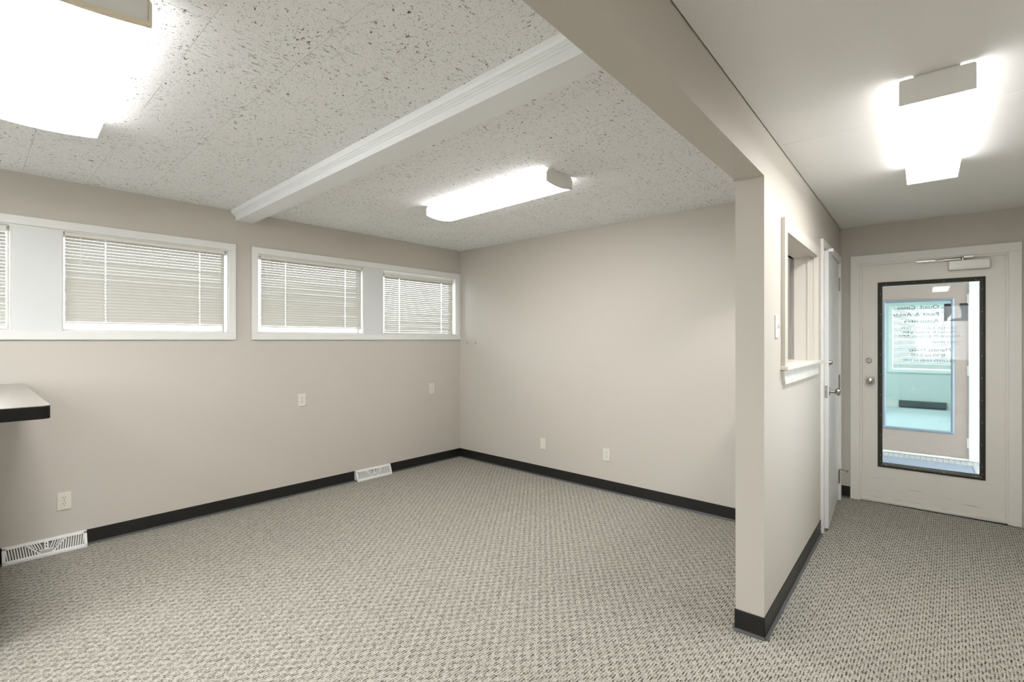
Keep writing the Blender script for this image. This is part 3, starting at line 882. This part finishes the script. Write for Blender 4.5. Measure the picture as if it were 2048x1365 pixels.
# lock set
kb = MB().box(0.215-0.030, 0.215+0.030, -0.001, 0.006, 1.037-0.030, 1.037+0.030).build('knob_plate', M['nickel'], d1, 0.004)
MB().lathe((0.215, 0.0, 1.037), (0.215, -0.058, 1.037), [(0, 0.017), (0.12, 0.017), (0.2, 0.012), (0.45, 0.012), (0.55, 0.022), (0.75, 0.027), (0.92, 0.024), (1, 0.014)], 20).build('door_knob', M['nickel'], kb, smooth=True)
db = MB().lathe((0.205, 0.006, 1.208), (0.205, -0.012, 1.208), [(0, 0.023), (0.5, 0.022), (1, 0.017)], 20).build('deadbolt_rose', M['metal'], d1, smooth=True)
MB().box(0.202, 0.208, -0.026, -0.010, 1.194, 1.222).build('thumb_turn', M['metal'], db, 0.002)
# closer
cl = MB().box(0.714, 0.955, -0.052, 0.006, 1.931, 2.008).build('door_closer', M['closer'], d1, 0.008, seg=3)
MB().box(0.720, 0.949, -0.0528, -0.0515, 1.9475, 1.9485).build('cover_seam', M['metal'], cl)
am = MB()
am.box(0.530, 0.800, -0.036, -0.028, 2.014, 2.021); am.box(0.522, 0.640, -0.050, -0.038, 2.013, 2.022)
am.tube([(0.528, -0.045, 2.017), (0.715, -0.030, 2.024), (0.842, -0.026, 2.030)], 0.005)
am.cyl((0.80, -0.032, 2.005), (0.80, -0.032, 2.024), 0.012, n=12)
am.box(0.806, 0.860, -0.036, -0.012, 2.022, 2.038)
am.build('closer_arm', M['metal'], cl)
# door bottom seal and threshold
MB().box(EG0, EG1, -0.004, 0.05, 0.004, 0.020).build('bottom_sweep', M['closer'], d1, 0.002)
MB().box(EG0-0.002, EG1+0.002, 0.0, 0.12, 0.0, 0.006).build('threshold', M['metal'], d1, 0.001)

# ---- closet door (door_2): origin at the hinge, partition face; local frame = hall frame
d2 = thing('door_2', 'white closet door slightly ajar in the hall partition', 'door', kind='structure')
in_hall(d2, 0, 0, 0, R(90))          # local x = along hall (s), local -y = into the hall (+g)
def gy(g): return -g
casing(d2, DR[0], DR[1], 2.050, 0.060, 0.018, M['trim'])
MB().box(DR[0]-0.001, DR[0]+0.004, 0.0, TH, 0, 2.05).build('jamb', M['trim'], d2)
MB().box(DR[1]-0.004, DR[1]+0.001, 0.0, TH, 0, 2.05).build('jamb', M['trim'], d2)
MB().box(DR[0], DR[1], 0.0, TH, 2.045, 2.051).build('jamb', M['trim'], d2)
ds = bpy.data.objects.new('door_leaf', None); COL.objects.link(ds); ds.parent = d2
ds.location = (DR[1]-0.006, -0.002, 0); ds.rotation_euler = (0, 0, R(2.5))
Wd = 0.888
MB().box(-Wd, 0, 0.0, 0.035, 0.022, 2.035).build('slab', M['closetdoor'], ds, 0.002)
MB().box(-Wd-0.0008, -Wd+0.001, 0.006, 0.029, 0.965, 1.055).build('latch_plate', M['metal'], ds)
MB().box(-Wd-0.0008, -Wd+0.001, 0.006, 0.029, 1.195, 1.245).build('bolt_plate', M['plate'], ds)
kx = -Wd + 0.062
MB().lathe((kx, 0.0, 1.010), (kx, -0.070, 1.010), [(0, 0.032), (0.06, 0.032), (0.10, 0.013), (0.50, 0.012), (0.58, 0.022), (0.74, 0.029), (0.90, 0.027), (1, 0.016)], 20).build('door_knob', M['nickel'], ds, smooth=True)
MB().lathe((kx, 0.0, 1.220), (kx, -0.020, 1.220), [(0, 0.020), (0.5, 0.018), (0.55, 0.012), (1, 0.012)], 16).build('deadbolt', M['metal'], ds, smooth=True)
MB().box(-Wd-0.002, -Wd+0.05, -0.030, 0.0, 2.022, 2.043).build('top_catch', M['trim'], ds, 0.002)
for z in (1.866, 1.027, 0.205):
    hinge(d2, DR[1]-0.002, -0.009, z, M['metal'], 0.105, 0.016)
hs = MB(); hs.tube([(DR[1], -0.010, 0.268), (DR[1]-0.012, -0.040, 0.266), (DR[1]-0.014, -0.062, 0.262), (DR[1]+0.000, -0.072, 0.262)], 0.004)
hs.cyl((DR[1]-0.014, -0.062, 0.262), (DR[1]-0.010, -0.072, 0.259), 0.009, n=10)
hs.build('hinge_stop', M['metal'], d2)

# ================================================================== vestibule and office beyond the entry door
vf = MB().box(-1.0, 2.4, VS0+0.02, VS1+0.10, -0.12, -0.004).build('floor_vestibule', M['mosaic'])
tag(in_hall(vf), 'pale mosaic tile floor of the vestibule', 'floor', kind='structure')
vc = MB().box(-1.0, 2.4, VS0+0.12, VS1, 2.55, 2.62).build('ceiling_vestibule', M['trim'])
tag(in_hall(vc), 'white vestibule ceiling', 'ceiling', kind='structure')
vl = MB().box(-0.90, -0.80, VS0+0.12, VS1, -0.004, 2.55).build('wall_vestibule', M['greenwall'])
tag(in_hall(vl), 'pale wall on the left of the vestibule', 'wall', kind='structure')
# right side: glazed to the outside
vr = holed((VS0+0.12, VS1), (-0.004, 2.55), [(VS0+0.22, VS1-0.12, 0.10, 2.40)], 2.30, 2.40, 'y')
o = obj('wall_vestibule', weld(vr.mesh('wall_vestibule', M['trim']))); tag(in_hall(o), 'white frame wall with daylight glazing on the right of the vestibule', 'wall', kind='structure')
w3 = MB().box(2.34, 2.346, VS0+0.22, VS1-0.12, 0.10, 2.40).build('window_3', M['glass'])
tag(in_hall(w3), 'daylight glazing on the right of the vestibule', 'window', kind='structure')
# wall with the second door
VG0, VG1 = 0.062, 0.962
vw = holed((-0.90, 2.40), (-0.12, 2.62), [(VG0-0.01, VG1+0.01, -0.12, 2.055)], VS1, VS1+0.12, 'x')
o = obj('wall_far', weld(vw.mesh('wall_far', M['greenwall']))); tag(in_hall(o), 'pale wall around the brown vestibule door', 'wall', kind='structure')
d3 = thing('door_3', 'brown door with blue grey framed glass across the vestibule', 'door', kind='structure')
in_hall(d3, 0, VS1, 0)
casing(d3, VG0-0.004, VG1+0.004, 2.052, 0.066, 0.02, M['trim'])
VL = (0.181, 0.842, 0.290, 1.872)
sl = holed((VG0, VG1), (0.030, 2.042), [(VL[0]+0.012, VL[1]-0.012, VL[2]+0.012, VL[3]-0.012)], -0.004, 0.040, 'x')
obj('slab', weld(sl.mesh('slab', M['browndoor'])), d3)
lf3 = bpy.data.objects.new('lite_frame', None); COL.objects.link(lf3); lf3.parent = d3
lite_frame(lf3, VL[0], VL[1], VL[2], VL[3], 0.032, -0.018, 0.0, M['bluegrey'])
MB().box(VL[0]+0.02, VL[1]-0.02, 0.014, 0.019, VL[2]+0.02, VL[3]-0.02).build('glass_pane', M['tealglass'], d3)
for z in (1.856, 1.034, 0.205):
    hinge(d3, VG1+0.002, -0.012, z, M['trim'], 0.11, 0.016)
MB().box(VG0-0.004, VG1+0.004, -0.01, 0.12, 0.0, 0.024).build('threshold', M['trim'], d3, 0.002)
# ribbed mat
mt = thing('door_mat', 'blue grey ribbed mat on the vestibule tiles', 'mat'); in_hall(mt, 0.10, 4.15, -0.004)
MB().box(0, 0.88, 0, 0.72, 0.0, 0.008).build('mat_backing', M['mat'], mt, 0.002)
rib = MB().box(0.01, 0.87, 0, 0.045, 0.008, 0.014).mesh('mat_rib', M['matrib'], 0.003)
for i in range(10):
    o = obj('mat_rib', rib, mt); o.location = (0, 0.012 + i*0.0715, 0)
# office beyond
FS = 10.44
of = MB().box(-2.2, 2.6, VS1+0.10, FS+0.1, -0.12, -0.002).build('floor_office', M['office_floor'])
tag(in_hall(of), 'pale carpet of the office beyond the vestibule', 'floor', kind='structure')
oc = MB().box(-2.3, 2.7, VS1+0.12, FS+0.1, 2.55, 2.64).build('ceiling_office', M['trim'])
tag(in_hall(oc), 'white ceiling of the office beyond the vestibule', 'ceiling', kind='structure')
for g0, g1, nm in ((-2.30, -2.20, 'left'), (2.60, 2.70, 'right')):
    o = MB().box(g0, g1, VS1+0.12, FS+0.1, -0.002, 2.55).build('wall_office', M['greenwall'])
    tag(in_hall(o), 'pale %s side wall of the office beyond the vestibule' % nm, 'wall', kind='structure')
BG0, BG1, BZ0, BZ1 = 0.070, 1.300, 0.780, 2.030
fw = holed((-2.20, 2.60), (-0.12, 2.55), [(BG0, BG1, BZ0, BZ1)], FS, FS+0.12, 'x')
o = obj('wall_office', weld(fw.mesh('wall_office', M['greenwall']))); tag(in_hall(o), 'pale back wall of the office with its window', 'wall', kind='structure')
w4 = thing('window_4', 'office window seen through both glazed doors', 'window', kind='structure'); in_hall(w4, 0, FS, 0)
MB().box(BG0-0.06, BG1+0.06, -0.03, 0, BZ0-0.06, BZ0).build('sill_trim', M['trim'], w4)
MB().box(BG0-0.06, BG1+0.06, -0.02, 0, BZ1, BZ1+0.06).build('head_trim', M['trim'], w4)
MB().box(BG0-0.06, BG0, -0.02, 0, BZ0, BZ1).build('side_trim', M['trim'], w4)
MB().box(BG1, BG1+0.06, -0.02, 0, BZ0, BZ1).build('side_trim', M['trim'], w4)
MB().box(BG0, BG1, 0.08, 0.085, BZ0, BZ1).build('pane', M['glass'], w4)
b4 = thing('venetian_blind', 'white blind in the office window beyond both doors', 'blind'); in_hall(b4, 0, FS, 0)
MB().box(BG0+0.01, BG1-0.01, 0.005, 0.04, BZ1-0.03, BZ1-0.002).build('headrail', M['rail'], b4)
MB().box(BG0+0.012, BG1-0.012, 0.01, 0.034, BZ0+0.006, BZ0+0.022).build('bottom_rail', M['rail'], b4)
sm = MB().box(0, BG1-BG0-0.026, -0.0005, 0.0005, -0.0125, 0.0125).mesh('slat', M['slat'])
z = BZ0+0.036
while z < BZ1-0.04:
    o = obj('slat', sm, b4); o.location = (BG0+0.013, 0.022, z); o.rotation_euler = (R(-38), 0, 0); z += 0.0225
ht = thing('baseboard_heater', 'dark low baseboard heater on the office back wall', 'heater'); in_hall(ht, 0.18, FS, 0)
MB().prism([(0, 0.02), (0, 0.145), (-0.03, 0.145), (-0.065, 0.125), (-0.065, 0.035), (-0.05, 0.02)], 'x', 0, 0.74).build('heater_cover', M['heater'], ht)
MB().box(0.01, 0.73, -0.05, -0.001, 0.0, 0.021).build('heater_foot', M['heater'], ht)
MB().box(-0.34, -0.001, -0.02, 0.0, 0.0, 0.13).build('cover_panel', M['rail'], ht)
q = hall(0.415, FS, 0.36)
duplex('small outlet on the office back wall beyond both doors', q, HROT, group=Gp)
wrap_lamp('ceiling light added to brighten the office beyond the vestibule, nearer one', 1.235, 0.255, 0.088, True, loc=hall(0.0, 7.0, 2.55), rz=HROT)  # unseen office lamps, added to brighten the view through the glass
wrap_lamp('ceiling light added to brighten the office beyond the vestibule, farther one', 1.235, 0.255, 0.088, True, loc=hall(0.0, 9.0, 2.55), rz=HROT)
wrap_lamp('ceiling light added to brighten the office beyond the vestibule, left one', 1.235, 0.255, 0.088, True, loc=hall(-1.9, 8.6, 2.55), rz=HROT)

# two old screws left in the back wall
for k, x in enumerate((0.135, 0.270)):
    w_ = MB().lathe((x, 0.0, 1.352), (x, -0.006, 1.352), [(0, 0.0045), (0.5, 0.0045), (1, 0.003)], 10).build('wall_screw', M['slot'])
    tag(w_, ('left' if k == 0 else 'right') + ' one of two small dark screws on the back wall by the corner', 'screw')
